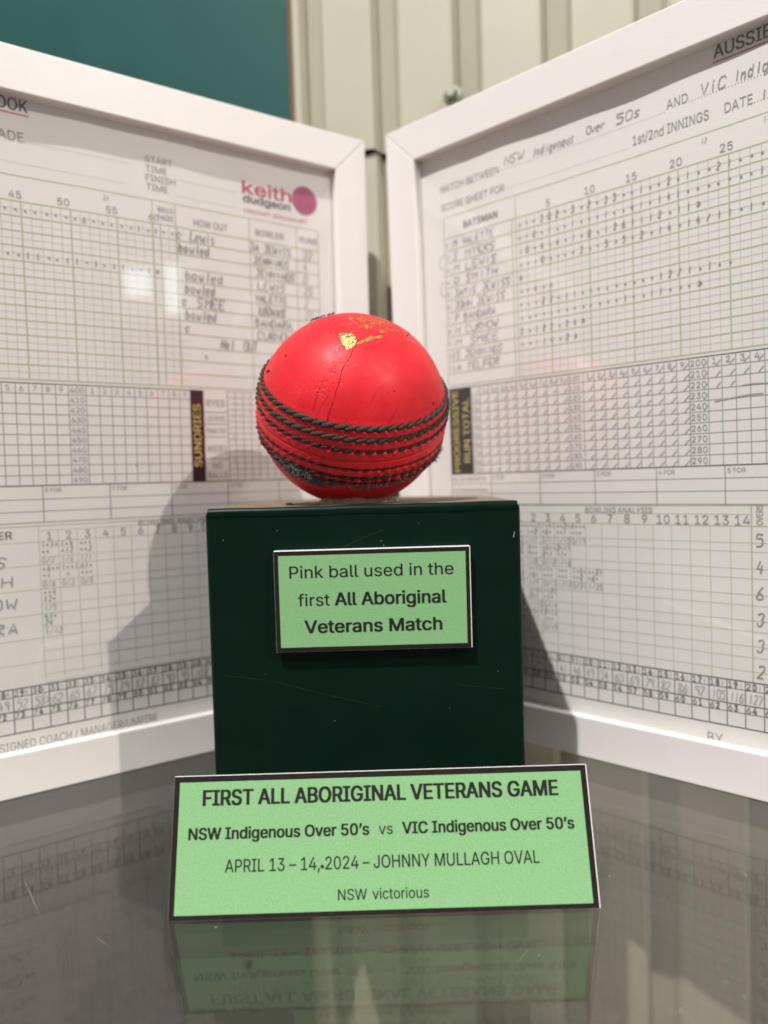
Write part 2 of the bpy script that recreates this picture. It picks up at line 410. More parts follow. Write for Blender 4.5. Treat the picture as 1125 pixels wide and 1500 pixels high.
v, f = box_geo(-900, 480, 12, 15, -480, 900)
link_mesh('gap_shade_sheet', v, f, M['gap'], wall)  # dark sheet added behind the lap so the gap reads as shade

# a screw in the wall sheet
def lathe(profile, seg, axis_y=True):
    v = []; f = []
    for r_, h_ in profile:
        for i in range(seg):
            a = 2 * math.pi * i / seg; v.append((r_ * math.cos(a), h_, r_ * math.sin(a)))
    for j in range(len(profile) - 1):
        for i in range(seg):
            a = j * seg + i; b_ = j * seg + (i + 1) % seg; f.append((a, a + seg, b_ + seg, b_))
    f.append(tuple(range((len(profile) - 1) * seg, len(profile) * seg)))
    return v, f
sx_ = 57.5 * WK
scr = thing('wall_screw', 'small hex headed metal screw with washer in the cream ribbed wall', 'screw', wall_o + wdir * sx_ + Vector((-math.sin(WY), -math.cos(WY), 0)) * .4 + Vector((0, 0, 103 + 250 * WK)), (0, 0, -WY))
v, f = lathe([(4.6, .8), (4.6, -.7), (4.0, -1.3), (2.5, -1.5)], 28); link_mesh('washer', v, f, M['screw'], scr, smooth=True)
v, f = lathe([(2.5, -1.3), (2.5, -4.2), (1.9, -4.8)], 6); link_mesh('screw_head', v, f, M['screw'], scr)

# teal board hung in front of the wall
bs = thing('teal_board', 'teal painted display board hung on the ribbed wall, above left frame', 'board', wall_o, (0, 0, -WY))
v, f = box_geo(-760, -59.2 * WK, -4.4, -1.5, 60, 900)
o = link_mesh('board_core', v, f, [M['mdf_edge']], bs)
v, f = box_geo(-760, -59.5 * WK, -5.1, -4.45, 60, 900)
link_mesh('painted_face', v, f, [M['teal']], bs)

lb = thing('added_lower_panel', 'inferred dark taupe panel below the glass shelf, added to darken the view through the glass', 'panel', wall_o, (0, 0, -WY))  # inferred panel, added to darken the left side seen through the shelf
v, f = box_geo(-760, -66.0 * WK, -6, -1.5, -470, 52)
bevel(link_mesh('panel_board', v, f, [M['taupe']], lb), .8)
pg = [(-335, 55), (300, 55), (300, WALL - .404 * 300 - 12), (-335, WALL + .404 * 335 - 12)]
v = [(x, y, -4.2) for x, y in pg] + [(x, y, 0) for x, y in pg]
f = [(3, 2, 1, 0), (4, 5, 6, 7), (0, 1, 5, 4), (1, 2, 6, 5), (2, 3, 7, 6), (3, 0, 4, 7)]
shelf = link_mesh('shelf', v, f, M['shelf']); shelf['kind'] = 'structure'; bevel(shelf, .5)
def glass_mark(a, b_, w):
    dx, dy = b_[0] - a[0], b_[1] - a[1]; L = math.hypot(dx, dy); nx, ny = -dy / L * w / 2, dx / L * w / 2
    v = [(a[0] + nx * .2, a[1] + ny * .2, .04), (a[0] - nx * .2, a[1] - ny * .2, .04), ((a[0] + b_[0]) / 2 - nx, (a[1] + b_[1]) / 2 - ny, .04), (b_[0], b_[1], .04), ((a[0] + b_[0]) / 2 + nx, (a[1] + b_[1]) / 2 + ny, .04)]
    link_mesh('glass_scratch', v, [(0, 1, 2, 3, 4)], M['lint'], shelf)
glass_mark((-98, 193), (-86, 176), .06); glass_mark((-70, 168), (-64, 163), .05); glass_mark((70, 190), (79, 196), .045); glass_mark((30, 160), (24, 152), .045); glass_mark((-112, 200), (-104, 205), .04)
v, f = box_geo(-1500, 1500, -1500, 1600, -520, -500)
o = link_mesh('floor', v, f, M['floor']); o['kind'] = 'structure'

# ------------------------------------------------------------------ picture frames
FW, FH, RW, FD, PD = 337.0, 250.0, 15.0, 20.0, 4.6
def frame_rails(parent, x0, x1, mname):
    z0, z1 = 0.0, FH
    o4 = [(x0, z0), (x1, z0), (x1, z1), (x0, z1)]; i4 = [(x0 + RW, z0 + RW), (x1 - RW, z0 + RW), (x1 - RW, z1 - RW), (x0 + RW, z1 - RW)]
    for k in range(4):
        a, b_, c, d = o4[k], o4[(k + 1) % 4], i4[(k + 1) % 4], i4[k]
        g = .03
        cxm = (a[0] + b_[0] + c[0] + d[0]) / 4; czm = (a[1] + b_[1] + c[1] + d[1]) / 4
        q = []
        for p_ in (a, b_, c, d):
            if k % 2 == 0: q.append((p_[0] + (g if p_[0] < cxm else -g), p_[1]))
            else: q.append((p_[0], p_[1] + (g if p_[1] < czm else -g)))
        vv = [(p_[0], 0, p_[1]) for p_ in q] + [(p_[0], FD, p_[1]) for p_ in q]
        ff = [(0, 1, 2, 3), (7, 6, 5, 4), (0, 4, 5, 1), (1, 5, 6, 2), (2, 6, 7, 3), (3, 7, 4, 0)]
        bevel(link_mesh('frame_rail', vv, ff, M[mname], parent), .45, 2)

def make_warp(ph):
    def wf(u, v):
        e = min(1.0, max(0.0, (FH - RW - v) / 6.0))
        return .42 * math.sin(u * .055 + ph) * math.sin(v * .021 + ph * 1.7) + .30 * math.sin(u * .021 - v * .037 + ph) + .12 * math.sin(u * .19 + ph * 3) * (v / 250.0)
    return wf

def paper_sheet(parent, x0, x1, wf):
    nu, nv = 90, 64; v = []; f = []
    for i in range(nu + 1):
        for j in range(nv + 1):
            u = x0 + RW + .05 + (x1 - x0 - 2 * RW - .1) * i / nu; w = RW + .05 + (FH - 2 * RW - .1) * j / nv
            v.append((u, PD + wf(u, w), w))
    for i in range(nu):
        for j in range(nv):
            a = i * (nv + 1) + j; f.append((a, a + nv + 1, a + nv + 2, a + 1))
    return link_mesh('scoresheet', v, f, M['paper'], parent, smooth=True)

def make_frame(label, loc, yaw, lean, x0, x1, wf, mname):
    t = thing('picture_frame', label, 'picture frame', loc, (-lean, 0, yaw), 'white framed scoresheets standing on the shelf')
    frame_rails(t, x0, x1, mname)
    v, f = box_geo(x0 + RW - .02, x1 - RW + .02, 2.6, 2.9, RW - .02, FH - RW + .02)
    link_mesh('glass_pane', v, f, M['glazing'], t)
    v, f = box_geo(x0 + RW, x1 - RW, 9.5, 12, RW, FH - RW)
    link_mesh('backing_board', v, f, M['backing'], t)
    sh = paper_sheet(t, x0, x1, wf)
    return t, sh

# shared layout of the printed form (heights above the shelf)
ROW0, RP = 200.9, 4.98
MIDT, MIDB, MR = 139.9, 104.9, 3.5
def stroke_marks(p, seq, u0, v, step):
    """pencilled balls: '.' a dot, digits and slashes, one per column"""
    for i, ch in enumerate(seq):
        u = u0 + step * (i + .5)
        if ch == ' ': continue
        if ch == '.': p.disc(u + rnd.uniform(-.3, .3), v + 1.4 + rnd.uniform(-.25, .25), .42, .40, 'pencil', 6, 9)
        elif ch == '|': p.stroke([(u - .15, v + .5), (u + .05, v + 2.6)], .38, 'pencil')
        else: p.hand(ch, u - .8, v + .5, 2.2, 'pencil', .30)
def bowl_block(p, u, v, l1, l2, l3, mname='pencil'):
    for q, (s, dv) in enumerate(((l1, 6.0), (l2, 3.7), (l3, .6))):
        for i, ch in enumerate(s):
            uu = u + .7 + i * 1.45
            if ch == '.': p.disc(uu + .5, v + dv + .8, .40, .40, mname, 6, 8)
            elif ch != ' ': p.hand(ch, uu, v + dv, 1.9, mname if q < 2 else 'pencil_soft', .30)

def form_common(p, g0, g1, col0, ncol, thick_at, first_row_u):
    # ball-by-ball grid: u g0..g1; green rules every row, faint rules between
    for k in range(13):
        v = ROW0 - RP * k
        p.h(first_row_u[0], first_row_u[1], v, .42, 'ink_green', 0)
        if k < 12: p.h(g0, g1, v - RP * .5, .17, 'ink_faint', 0)
    for i in range(ncol + 1):
        u = col0 + i * 3.138
        big = (i % 5 == thick_at)
        p.vl(u, ROW0 - 12 * RP, ROW0, .40 if big else .18, 'ink_green' if big else 'ink_faint', 1 if not big else 2)

def middle_grid(p, u0, u1, vlines):
    for k in range(11):
        p.h(u0, u1, MIDT - MR * k, .36 if k in (0, 10) else .28, 'ink_black' if k in (0, 10) else 'ink_grey', 0)
    for u in vlines: p.vl(u, MIDB, MIDT, .26, 'ink_grey', 1)

BV = [85.5, 80.2, 77.4, 72.0, 69.0, 63.8, 60.4, 55.6, 52.1, 47.4, 43.8, 39.3]
def bottom_totals(p, n0, n1, start, pitch, scores):
    u0, u1 = start, start + pitch * (n1 - n0 + 1)
    for v, w in ((35.8, .42), (33.0, .24), (28.1, .38), (25.4, .24), (20.6, .42)): p.h(u0, u1, v, w, 'ink_black', 0)
    for n in range(n0, n1 + 2):
        u = start + pitch * (n - n0)
        p.vl(u, 20.6, 35.8, .30, 'ink_black', 1)
        if n > n1: break
        for (b, t, num) in ((33.0, 35.8, n), (25.4, 28.1, n + 44)):
            p.vl(u + 2.75, b, t, .26, 'ink_black', 1)
            p.text(str(num), u + .35, b + .35, 2.0, 'ink_black', 0, None if num > 9 else None)
        if n in scores:
            p.hand(scores[n][0], u + .8, 29.0, 3.1, 'pencil_soft', .34, .9)
            if scores[n][1]: p.hand(scores[n][1], u + 3.4, 33.6, 1.7, 'pencil_soft', .28)

# ---------------- left frame: right-hand end of the sheet in view
Lw = make_warp(.6)
Lt, Lsheet = make_frame('left white picture frame, its scoresheet carrying the pink disc logo and the SUNDRIES bar', (-4.21, 329.02, 0.0), rad(34.06), rad(-.24), -FW, 0.0, Lw, 'frame')
p = Print(Lw, PD)
p.h(-318, -22.3, 209.4, .32, 'ink_green')
form_common(p, -322 + 18, -80.0, -89.6 - 3.138 * 68, 70, 3, (-304, -22.3))
for u in (-83.3, -84.2 + .0): pass
for u in (-92.4, -83.8, -53.6, -32.4, -22.3): p.vl(u, ROW0 - 12 * RP, 209.4, .34, 'ink_green', 2)
for n, u in ((45, -138.4), (50, -123.2), (55, -107.0), (60, -92.0), (40, -154.0), (35, -170), (30, -186)): p.text(str(n), u, 201.9, 2.45, 'ink_grey', 0, None, 'c')
p.text('BALLS', -90.3, 205.6, 1.9, 'ink_grey', .01, 5.6); p.text('FACED', -90.3, 202.6, 1.9, 'ink_grey', .01, 5.6)
p.text('HOW OUT', -76.6, 202.6, 2.6, 'ink_grey', .005, 13.8); p.text('BOWLER', -50.9, 203.2, 2.5, 'ink_grey', .005, 12.6); p.text('RUNS', -30.9, 203.5, 2.4, 'ink_grey', .005, 7.9)
for s, v in (('START', 223.0), ('TIME', 219.6), ('FINISH', 216.2), ('TIME', 212.9)): p.text(s, -94.2, v, 2.35, 'ink_grey', 0)
p.h(-83.5, -58, 218.6, .14, 'ink_faint'); p.h(-83.5, -58, 212.6, .14, 'ink_faint')
p.text('GRADE', -148.4, 220.9, 3.1, 'ink_grey', .004, 13.6); p.dots(-134.3, -100.0, 221.1, .92, .17, 'ink_grey'); p.dots(-200, -101.5, 213.6, .92, .17, 'ink_grey')
p.text('AUSSIE SCORE BOOK', -133.2, 231.0, 3.9, 'ink_black', .022, 47, 'r'); p.h(-180, -132.9, 229.9, .45, 'ink_pink')
# run totals
cols = [-80.6 - 4.36 * k for k in range(10)]
cols = [-80.5, -84.6, -88.8, -93.0, -97.2, -101.5, -105.5, -109.7, -114.0, -118.5, -124.4]
cols += [-124.4 - 4.2 * k for k in range(1, 10)]
for base in (-162.2 - 6.0,):
    cols += [base + 6.0, base] + [base - 4.2 * k for k in range(1, 10)]
middle_grid(p, -206, -80.5, cols)
for k in range(10):
    p.text(str(400 + 10 * k), -123.9, MIDT - MR * (k + 1) + .8, 1.95, 'ink_grey', .008, 4.7)
for k in range(1, 10):
    p.text(str(k), -118.5 + 4.22 * (k - 1) + 1.5, MIDT - MR + .8, 1.9, 'ink_grey', 0)
    p.text(str(k), -124.4 - 4.2 * (9 - k) - 4.2 + 1.2, MIDT - MR + .8, 1.9, 'ink_grey', 0)
p.rect(-80.5, -75.2, 104.9, 140.1, 'ink_violet', 2)
p.text('SUNDRIES', -76.6, 110.6, 3.0, 'ink_gold', .03, 24.0, 'l', rad(90), 5)
for v in (131.8, 127.2, 122.2, 113.7): p.h(-75.2, -65.3, v, .3, 'ink_grey')
p.vl(-65.3, 104.9, 140.1, .3, 'ink_grey')
for s, v, w, c in (('BYES', 134.2, 7.6, 2.5), ('LEG BYES', 128.4, 8.0, 2.0), ('PENALTIES', 123.7, 8.2, 1.9), ('WIDES', 116.4, 8.2, 2.5), ('NO', 110.0, 3.8, 2.3), ('BALLS', 106.2, 8.0, 2.4)):
    p.text(s, -70.3, v, c, 'ink_grey', 0, w, 'c')
for k in range(13): p.vl(-65.3 + 3.3 * k, 104.9, 140.1, .26, 'ink_grey', 1)
for k in range(16): p.h(-65.3, -25.6, 140.0 - 2.34 * k, .24, 'ink_grey')
for u, v in ((-63.8, 130.6), (-60.4, 130.6), (-63.6, 121.8), (-63.7, 113.6)): p.hand('1', u, v - 1.2, 2.2, 'pencil_soft', .3)
p.disc(-101.7, 111.6, .42, .5, 'pencil', 6, 9)
for v, w in ((104.9, .42), (100.2, .26), (96.0, .26), (92.2, .30)): p.h(-300, -25.6, v, w, 'ink_grey' if w < .4 else 'ink_black')
for k, u in enumerate((-156.6, -134.1, -111.6, -89.0, -66.3, -44.0)):
    p.vl(u, 92.2, 104.9, .32, 'ink_grey')
    if k < 5: p.text('%d FOR' % (7 + k), u + .7, 102.6, 1.45, 'ink_grey', 0, 5.4)
p.vl(-25.6, 92.2, 140, .3, 'ink_grey')
# bowling analysis
p.h(-320, -24, 91.0, .26, 'ink_green'); p.h(-136.0, -24, 89.3, .2, 'ink_faint')
p.text('BOWLING ANALYSIS', -101.9, 89.25, 1.9, 'ink_grey', .006, 28.5)
for k in range(18): p.vl(-136.1 + 6.28 * k, 38.0, 91.0 if k == 0 else 89.3, .22, 'ink_faint', 1)
for v in BV + [36.6]: p.h(-136.1, -24, v, .24 if v in BV[::2] else .18, 'ink_faint')
for v in BV[::2]: p.h(-200, -136.1, v, .22, 'ink_faint')
for k in range(14): p.text(str(k + 1), -132.7 + 6.3 * k, 86.0, 2.75, 'ink_grey', .002, None, 'c')
p.text('BOWLER', -144.4, 87.0, 2.6, 'ink_black', .012, 15.5, 'r')
bottom_totals(p, 18, 44, -146.5 - 5.7 * 11, 5.7, {})
p.text('SIGNED COACH / MANAGER/UMPIRE', -151.4, 14.9, 3.0, 'ink_grey', 0, 53.5)
lf = p.build('printed_form', Lsheet)

lg = Print(Lw, PD)
lg.text('keith', -55.9, 219.0, 4.9, 'ink_pink', .03, 21.6, 'l', 0, 4)
lg.text('dudgeon', -55.7, 215.6, 2.9, 'ink_black', .03, 20.8, 'l', 0, 4)
lg.text('CRICKET SPECIALIST', -55.7, 211.6, 1.35, 'ink_pink', 0, 29.0, 'l', 0, 4)
lg.disc(-28.1, 220.9, 5.75, 5.8, 'ink_disc', 4, 48)
lg.build('printed_logo', Lsheet)

hw = Print(Lw, PD)
for k, (s, u, w) in enumerate((('JA JEWISS', -53.6, 19.5), ('JENNINGS', -52.2, 16.5), ('JENNINGS', -51.4, 18.2), ('LEWIS', -50.6, 13.5), ('VALETTE', -52.0, 15.5), ('LEWIS', -50.4, 13.5), ('BANDARA', -52.2, 17.5), ('CURNOW', -51.5, 17.0))):
    hw.hand(s, u, ROW0 - RP * (k + 1) + .9, 3.0, 'pencil', .42, 1, .1, .05, w)
for k in range(9):   # a name struck through
    hw.stroke([(-50.6 + k * 1.3, ROW0 - RP * 6 + .7), (-49.6 + k * 1.3, ROW0 - RP * 6 + 3.6)], .4, 'pencil')
for k, s in enumerate(('22', '4', '0', '23', '2', '22')): hw.hand(s, -29.6, ROW0 - RP * (k + 1) + .9, 3.2, 'pencil_soft', .44, 1.1)
for s, u, k, w in (('c', -83.5, 1, 2.4), ('Lewis', -78.3, 1, 11), ('bowled', -83.0, 2, 12.5), ('bowled', -80.6, 4, 15.5), ('bowled', -81.0, 5, 12.6), ('c', -82.4, 6, 2.4), ('SMEE', -76.4, 6, 12), ('bowled', -81.2, 7, 13.0), ('c', -81.4, 8, 2.4), ('Not', -67.2, 9, 6.0), ('OUT', -57.6, 9, 6.4)):
    hw.hand(s, u, ROW0 - RP * k + .8, 3.5, 'pencil', .46, 1, .12, .05, w)
hw.disc(-73.5, ROW0 - RP * 10 + 2, .8, .6, 'pencil_soft', 6, 9)
C45 = -136.8
stroke_marks(hw, '..............6.....|.|..', C45 - 3.138 * 8, ROW0 - RP + .6, 3.138)
stroke_marks(hw, '....||..||..||.|.||..|>', C45 - 3.138 * 8, ROW0 - RP * 4 + .6, 3.138)
hw.hand('21', -109.8, 206.2, 1.8, 'pencil_soft', .3)
for r_, blocks in enumerate(((('|.|.', '..', '0/2'), ('|.4', '.12', '1/6'), ('...', '..2', '1/1')), (('.6..', '..', '0/6'), ('|..|', '|.', '0/3'), ('6|.', '...', '0/8')), (('..4', '12.', '1/5'),), (('4|.', '24', '1/12'),))):
    for c, (a, b_, d) in enumerate(blocks): bowl_block(hw, -136.1 + 6.28 * c, BV[0] - 8.3 * (r_ + 1) + .3, a.replace('|', '1'), b_, d)
for s, u, v in (('LEWIS', -164.0, 77.5), ('SMITH', -164.5, 70.8), ('CURNOW', -169.0, 63.4), ('BANDARA', -171.0, 54.8)):
    hw.hand(s, u, v, 3.4, 'pencil', .42, 1, .1, .05, {'LEWIS': 18.5, 'SMITH': 20.5, 'CURNOW': 26, 'BANDARA': 28.5}[s])
for n, s in {28: '49', 29: '52', 30: '58>', 31: '62', 32: '65', 33: '67', 34: '75', 35: '79', 36: '82', 37: '82', 38: '90', 39: '95', 40: '107'}.items():
    hw.hand(s, -146.5 + 5.7 * (n - 29) + 1.0, 29.0, 3.0, 'pencil_soft', .36, .95)
    hw.hand('4' if n in (28, 29) else '.', -146.5 + 5.7 * (n - 29) + 3.6, 33.6, 1.7, 'pencil_soft', .3)
hw.build_bands([('heading_entries', 205.5, 999), ('batting_entries', 140.2, 205.5), ('tally_ticks', 92, 140.2), ('bowling_entries', 36, 92), ('over_totals', -9, 36)], Lsheet)

# ---------------- right frame: left-hand end of the sheet in view
Rw = make_warp(2.2)
Rt, Rsheet = make_frame('right white picture frame, its scoresheet headed AUSSIE with the PROGRESSIVE RUN TOTAL bar', (7.89, 325.81, 0.0), rad(-42.53), rad(-.93), 0.0, FW, Rw, 'frame_cool')
p = Print(Rw, PD)
p.h(26.3, 318, 209.4, .32, 'ink_green')
form_common(p, 60.2, 290, 58.5, 72, 0, (26.3, 290))
for u in (26.0, 60.1): p.vl(u, ROW0 - 12 * RP, 209.4, .34, 'ink_green', 2)
p.vl(29.0, ROW0 - 12 * RP, ROW0, .2, 'ink_faint', 2)
for n, u in ((5, 73.8), (10, 90.3), (15, 105.4), (20, 120.6), (25, 136.3), (30, 152), (35, 167.7)): p.text(str(n), u, 201.9, 2.5, 'ink_grey', 0, None, 'c')
p.text('MATCH BETWEEN', 24.9, 219.7, 2.75, 'ink_grey', 0, 28.4); p.dots(54.6, 117.6, 220.3, .92, .17, 'ink_grey')
p.text('AND', 117.9, 220.9, 2.9, 'ink_grey', 0, 6.9); p.dots(125.3, 230, 220.9, .92, .17, 'ink_grey')
p.text('SCORE SHEET FOR', 25.0, 212.3, 2.75, 'ink_grey', 0, 30.6); p.dots(56.3, 105.8, 212.9, .92, .17, 'ink_grey')
p.text('1st/2nd INNINGS', 106.2, 213.3, 3.0, 'ink_grey', .004, 25.0)
p.text('DATE', 135.9, 213.4, 3.0, 'ink_grey', 0, 8.2); p.dots(144.6, 230, 213.5, .92, .17, 'ink_grey')
p.text('AUSSIE SCORE BOOK', 132.9, 230.9, 3.9, 'ink_black', .022, 47); p.h(132.6, 180, 229.8, .45, 'ink_pink')
p.text('BATSMAN', 35.9, 203.3, 2.6, 'ink_black', .01, 16.2)
for k in range(11): p.text(str(k + 1), 26.7, ROW0 - RP * (k + 1) + 1.4, 1.9, 'ink_grey', 0)
cols = [37.0, 41.2] + [43.2 + 4.2 * k for k in range(0)] + [37.0 + 4.32 * k for k in range(1, 10)] + [80.4, 86.3] + [86.3 + 4.17 * k for k in range(1, 10)] + [123.8, 129.7] + [129.7 + 4.2 * k for k in range(1, 10)] + [173.5]
middle_grid(p, 25.8, 220, [c for c in cols if c != 41.2])
p.rect(25.9, 36.9, 104.9, 140.0, 'ink_violet', 2)
p.text('PROGRESSIVE', 30.4, 105.9, 2.9, 'ink_gold', .03, 33.0, 'l', rad(90), 5); p.text('RUN TOTAL', 35.6, 109.6, 2.9, 'ink_gold', .03, 25.8, 'l', rad(90), 5)
for k in range(10):
    v = MIDT - MR * (k + 1) + .8
    if k: p.text(str(10 * k), 37.4, v, 1.7, 'ink_grey', 0, 2.4)
    p.text(str(100 + 10 * k), 80.8, v, 1.9, 'ink_grey', .006, 4.2); p.text(str(200 + 10 * k), 124.2, v, 2.0, 'ink_grey', .006, 4.9)
for k in range(1, 10):
    p.text(str(k), 37.0 + 4.32 * k + 1.3, MIDT - MR + .9, 1.7, 'ink_grey', 0)
    p.text(str(k), 86.3 + 4.17 * (k - 1) + 1.3, MIDT - MR + .9, 1.8, 'ink_grey', 0)
    p.text(str(k), 129.7 + 4.2 * (k - 1) + 1.3, MIDT - MR + .9, 2.0, 'ink_grey', 0)
for v, w in ((104.9, .42), (100.8, .26), (96.7, .26), (92.4, .30)): p.h(25.8, 300, v, w, 'ink_grey' if w < .4 else 'ink_black')
for k, u in enumerate((45.2, 67.3, 89.8, 112.2, 134.3, 156.6)):
    p.vl(u, 92.4, 104.9, .32, 'ink_grey')
    p.text('%d FOR' % (k + 1), u + .8, 102.5, 1.5, 'ink_grey', 0, 5.4)
p.vl(25.8, 92.4, 104.9, .3, 'ink_grey')
p.text('No. OF WICKETS', 26.5, 101.9, 1.6, 'ink_grey', 0, 16.2); p.text('OUTGOING BATSMAN', 26.3, 97.6, 1.4, 'ink_grey', 0, 17.0)
p.h(25, 300, 92.0, .26, 'ink_green'); p.h(52, 142.0, 89.2, .2, 'ink_green')
p.text('BOWLING ANALYSIS', 85.7, 89.45, 1.95, 'ink_grey', .006, 24.8)
for k in range(15): p.vl(54.3 + 6.26 * k, 36.0, 85.6 if k < 14 else 92.0, .24 if k < 14 else .4, 'ink_faint' if k < 14 else 'ink_green', 1)
p.vl(147.6, 36, 92, .3, 'ink_green')
for i, v in enumerate(BV): p.h(26, 146.9, v, .30 if i == 0 else .22, 'ink_green' if i == 0 else 'ink_faint')
for k in range(14): p.text(str(k + 1), 57.6 + 6.27 * k + (0 if k < 9 else .2), 85.95, 2.9, 'ink_grey', .004, None, 'c')
p.text('OVERS', 145.3, 86.0, 1.9, 'ink_grey', .004, 6.2, 'l', rad(90))
bottom_totals(p, 1, 34, 33.4, 5.59, {})
p.text('BY', 127.8, 14.3, 3.0, 'ink_grey', 0, 4.8)
p.build('printed_form', Rsheet)

hw = Print(Rw, PD)
hw.hand('NSW', 55.8, 221.8, 3.0, 'pencil', .30, 1, .25, .08, 9.2); hw.hand('Indigenous', 67.8, 221.3, 3.0, 'pencil', .30, 1, .22, .08, 18.0)
hw.hand('Over', 89.6, 222.3, 2.5, 'pencil', .32, 1, .2, .08, 7.4); hw.hand('50s', 100.6, 222.2, 2.9, 'pencil', .34, 1, .15, .05, 9.0)
hw.hand('ViC', 128.7, 221.4, 3.2, 'pencil', .38, 1, .15, .05, 8.2); hw.hand('Indigenous', 138.8, 221.6, 3.2, 'pencil', .38, 1, .12, .05, 21)
hw.hand('1', 146.6, 213.6, 2.6, 'pencil', .4); hw.hand('17', 128.7, 206.4, 1.5, 'pencil_soft', .26); hw.hand('11', 147.0, 206.8, 1.7, 'pencil_soft', .26)
for k, s in enumerate(('M VALETTE', 'S MYERS', 'M LEWIS', 'D SMITH', 'JAMIE JEWISS', 'JOHN JEWISS', 'P BANDARA', 'N CURNOW', 'M SMEE', 'S JENNINGS', 'A TELFER')):
    hw.hand(s, 30.4, ROW0 - RP * (k + 1) + 1.0, 2.8, 'pencil', .32, 1, .12, .07, 2.32 * len(s) if len(s) > 8 else 22)
for vv in (193.5, 182.5): hw.stroke([(25.4, vv + 1.5), (23.4, vv), (23.2, vv - 3), (25.4, vv - 4.6)], .26, 'pencil_soft')
rows = ['...302.3.2.33..1..2.1..2|..............', '..0.1..1...1..41.|41.......|||.4.', '.0.4.4.1.0.126|||2.||>', '...0....2..5.5.2.|4.|4/||.|.|||||', '>', '..4.>', '...22.||.........|2/|.|..', '.............|..11...>', '2.|22.24>', '..114.2>', '']
for k, s in enumerate(rows): stroke_marks(hw, s, 60.3, ROW0 - RP * (k + 1) + .6, 3.138)
for r_ in range(10):
    v = MIDT - MR * (r_ + 1)
    for c in range(10): hw.stroke([(37.0 + 4.32 * c + 2.6, v + .4), (37.0 + 4.32 * c + 4.1, v + 2.0)], .30, 'pencil_soft')
    for c in range(9): hw.stroke([(86.3 + 4.17 * c + 2.3, v + .3), (86.3 + 4.17 * c + 3.9, v + 2.0)], .30, 'pencil_soft')
    if r_ < 3:
        for c in range(4 if r_ < 2 else 2): hw.stroke([(129.7 + 4.2 * c + 2.4, v + .4), (129.7 + 4.2 * c + 3.9, v + 2.0)], .30, 'pencil_soft')
    if r_ < 5: hw.stroke([(128.2, v + .4), (129.5, v + 2.0)], .30, 'pencil_soft')
hw.stroke([(140, 129.6), (143, 129.9), (147, 129.5), (150, 129.9)], .3, 'pencil_soft'); hw.stroke([(131.5, 125.4), (137, 126.0), (142, 126.6), (146, 126.6)], .34, 'pencil_soft')
seqs = [5, 4, 6, 3, 3, 2]
pat = ['.1.', '...', '1.4', '..2', '4..', '.6.', '2.1', '..1']
for r_, n_ in enumerate(seqs):
    for c in range(n_):
        bowl_block(hw, 54.3 + 6.26 * c, BV[0] - 8.3 * (r_ + 1) + .3, pat[(r_ * 3 + c) % 8] + rnd.choice(['.', '1', '']), pat[(r_ + c * 2 + 1) % 8], '%d/%d' % (c % 2, 3 + 4 * c + r_))
    hw.hand(str(seqs[r_]), 143.2, BV[0] - 8.3 * (r_ + 1) + 2.0, 3.9, 'pencil', .40)
for n, s in {5: '22', 6: '29', 7: '34', 8: '41', 9: '46', 10: '49', 11: '54', 12: '60', 13: '69', 14: '79', 15: '82', 16: '86', 17: '97', 18: '105', 19: '116', 20: '127', 21: '134'}.items():
    hw.hand(s, 33.4 + 5.59 * (n - 1) + 1.0, 29.0, 3.0, 'pencil_soft', .34, .9 if len(s) < 3 else .75)
    hw.hand('1', 33.4 + 5.59 * (n - 1) + 3.9, 33.6, 1.5, 'pencil_soft', .26)
hw.build_bands([('heading_entries', 205.5, 999), ('batting_entries', 140.2, 205.5), ('tally_ticks', 92, 140.2), ('bowling_entries', 36, 92), ('over_totals', -9, 36)], Rsheet)

# ------------------------------------------------------------------ plinth
CX, CY, CW, CYAW = -6.59, 225.49, 95.99, rad(-.32)
pl = thing('plinth', 'dark green square plinth on the glass shelf carrying the ball', 'plinth', (CX, CY, 0), (0, 0, CYAW))
v, f = box_geo(-CW / 2, CW / 2, 0, 96.2, .3, CW - .5)
bevel(link_mesh('body', v, f, M['plinth'], pl), 1.7, 4)
# raw top board, a touch above the laminate
bm = bmesh.new()
n_ = 26; tv = []
for i in range(n_ + 1):
    for j in range(n_ + 1):
        x = -CW / 2 + 1.3 + (CW - 2.6) * i / n_; y = 1.2 + 93.8 * j / n_
        tv.append((x, y, CW + .18 * math.sin(i * 1.3) * math.sin(j * .9) * .4))
tf = []
for i in range(n_):
    for j in range(n_):
        a = i * (n_ + 1) + j; tf.append((a, a + n_ + 1, a + n_ + 2, a + 1))
o = link_mesh('top_board', tv, tf, M['mdf_top'], pl); sd = o.modifiers.new('t', 'SOLIDIFY'); sd.thickness = 1.2 * S; sd.offset = -1
# lifted laminate lip along the front edge
lv = []; lf_ = []
for i in range(61):
    x = -CW / 2 + 1.0 + (CW - 2.0) * i / 60; w_ = .35 * math.sin(i * .37) * math.sin(i * .13 + 1)
    lv += [(x, -.18, CW - 2.6 + .4 * w_), (x, -.42 - .12 * w_, CW - 1.4), (x, -.15, CW - .35 + .25 * w_), (x, .75, CW + .12 + .22 * w_), (x, 1.25, CW + .02)]
    if i:
        for k in range(4): a = (i - 1) * 5 + k; lf_.append((a, a + 5, a + 6, a + 1))
link_mesh('laminate_lip', lv, lf_, M['plinth'], pl, smooth=True)
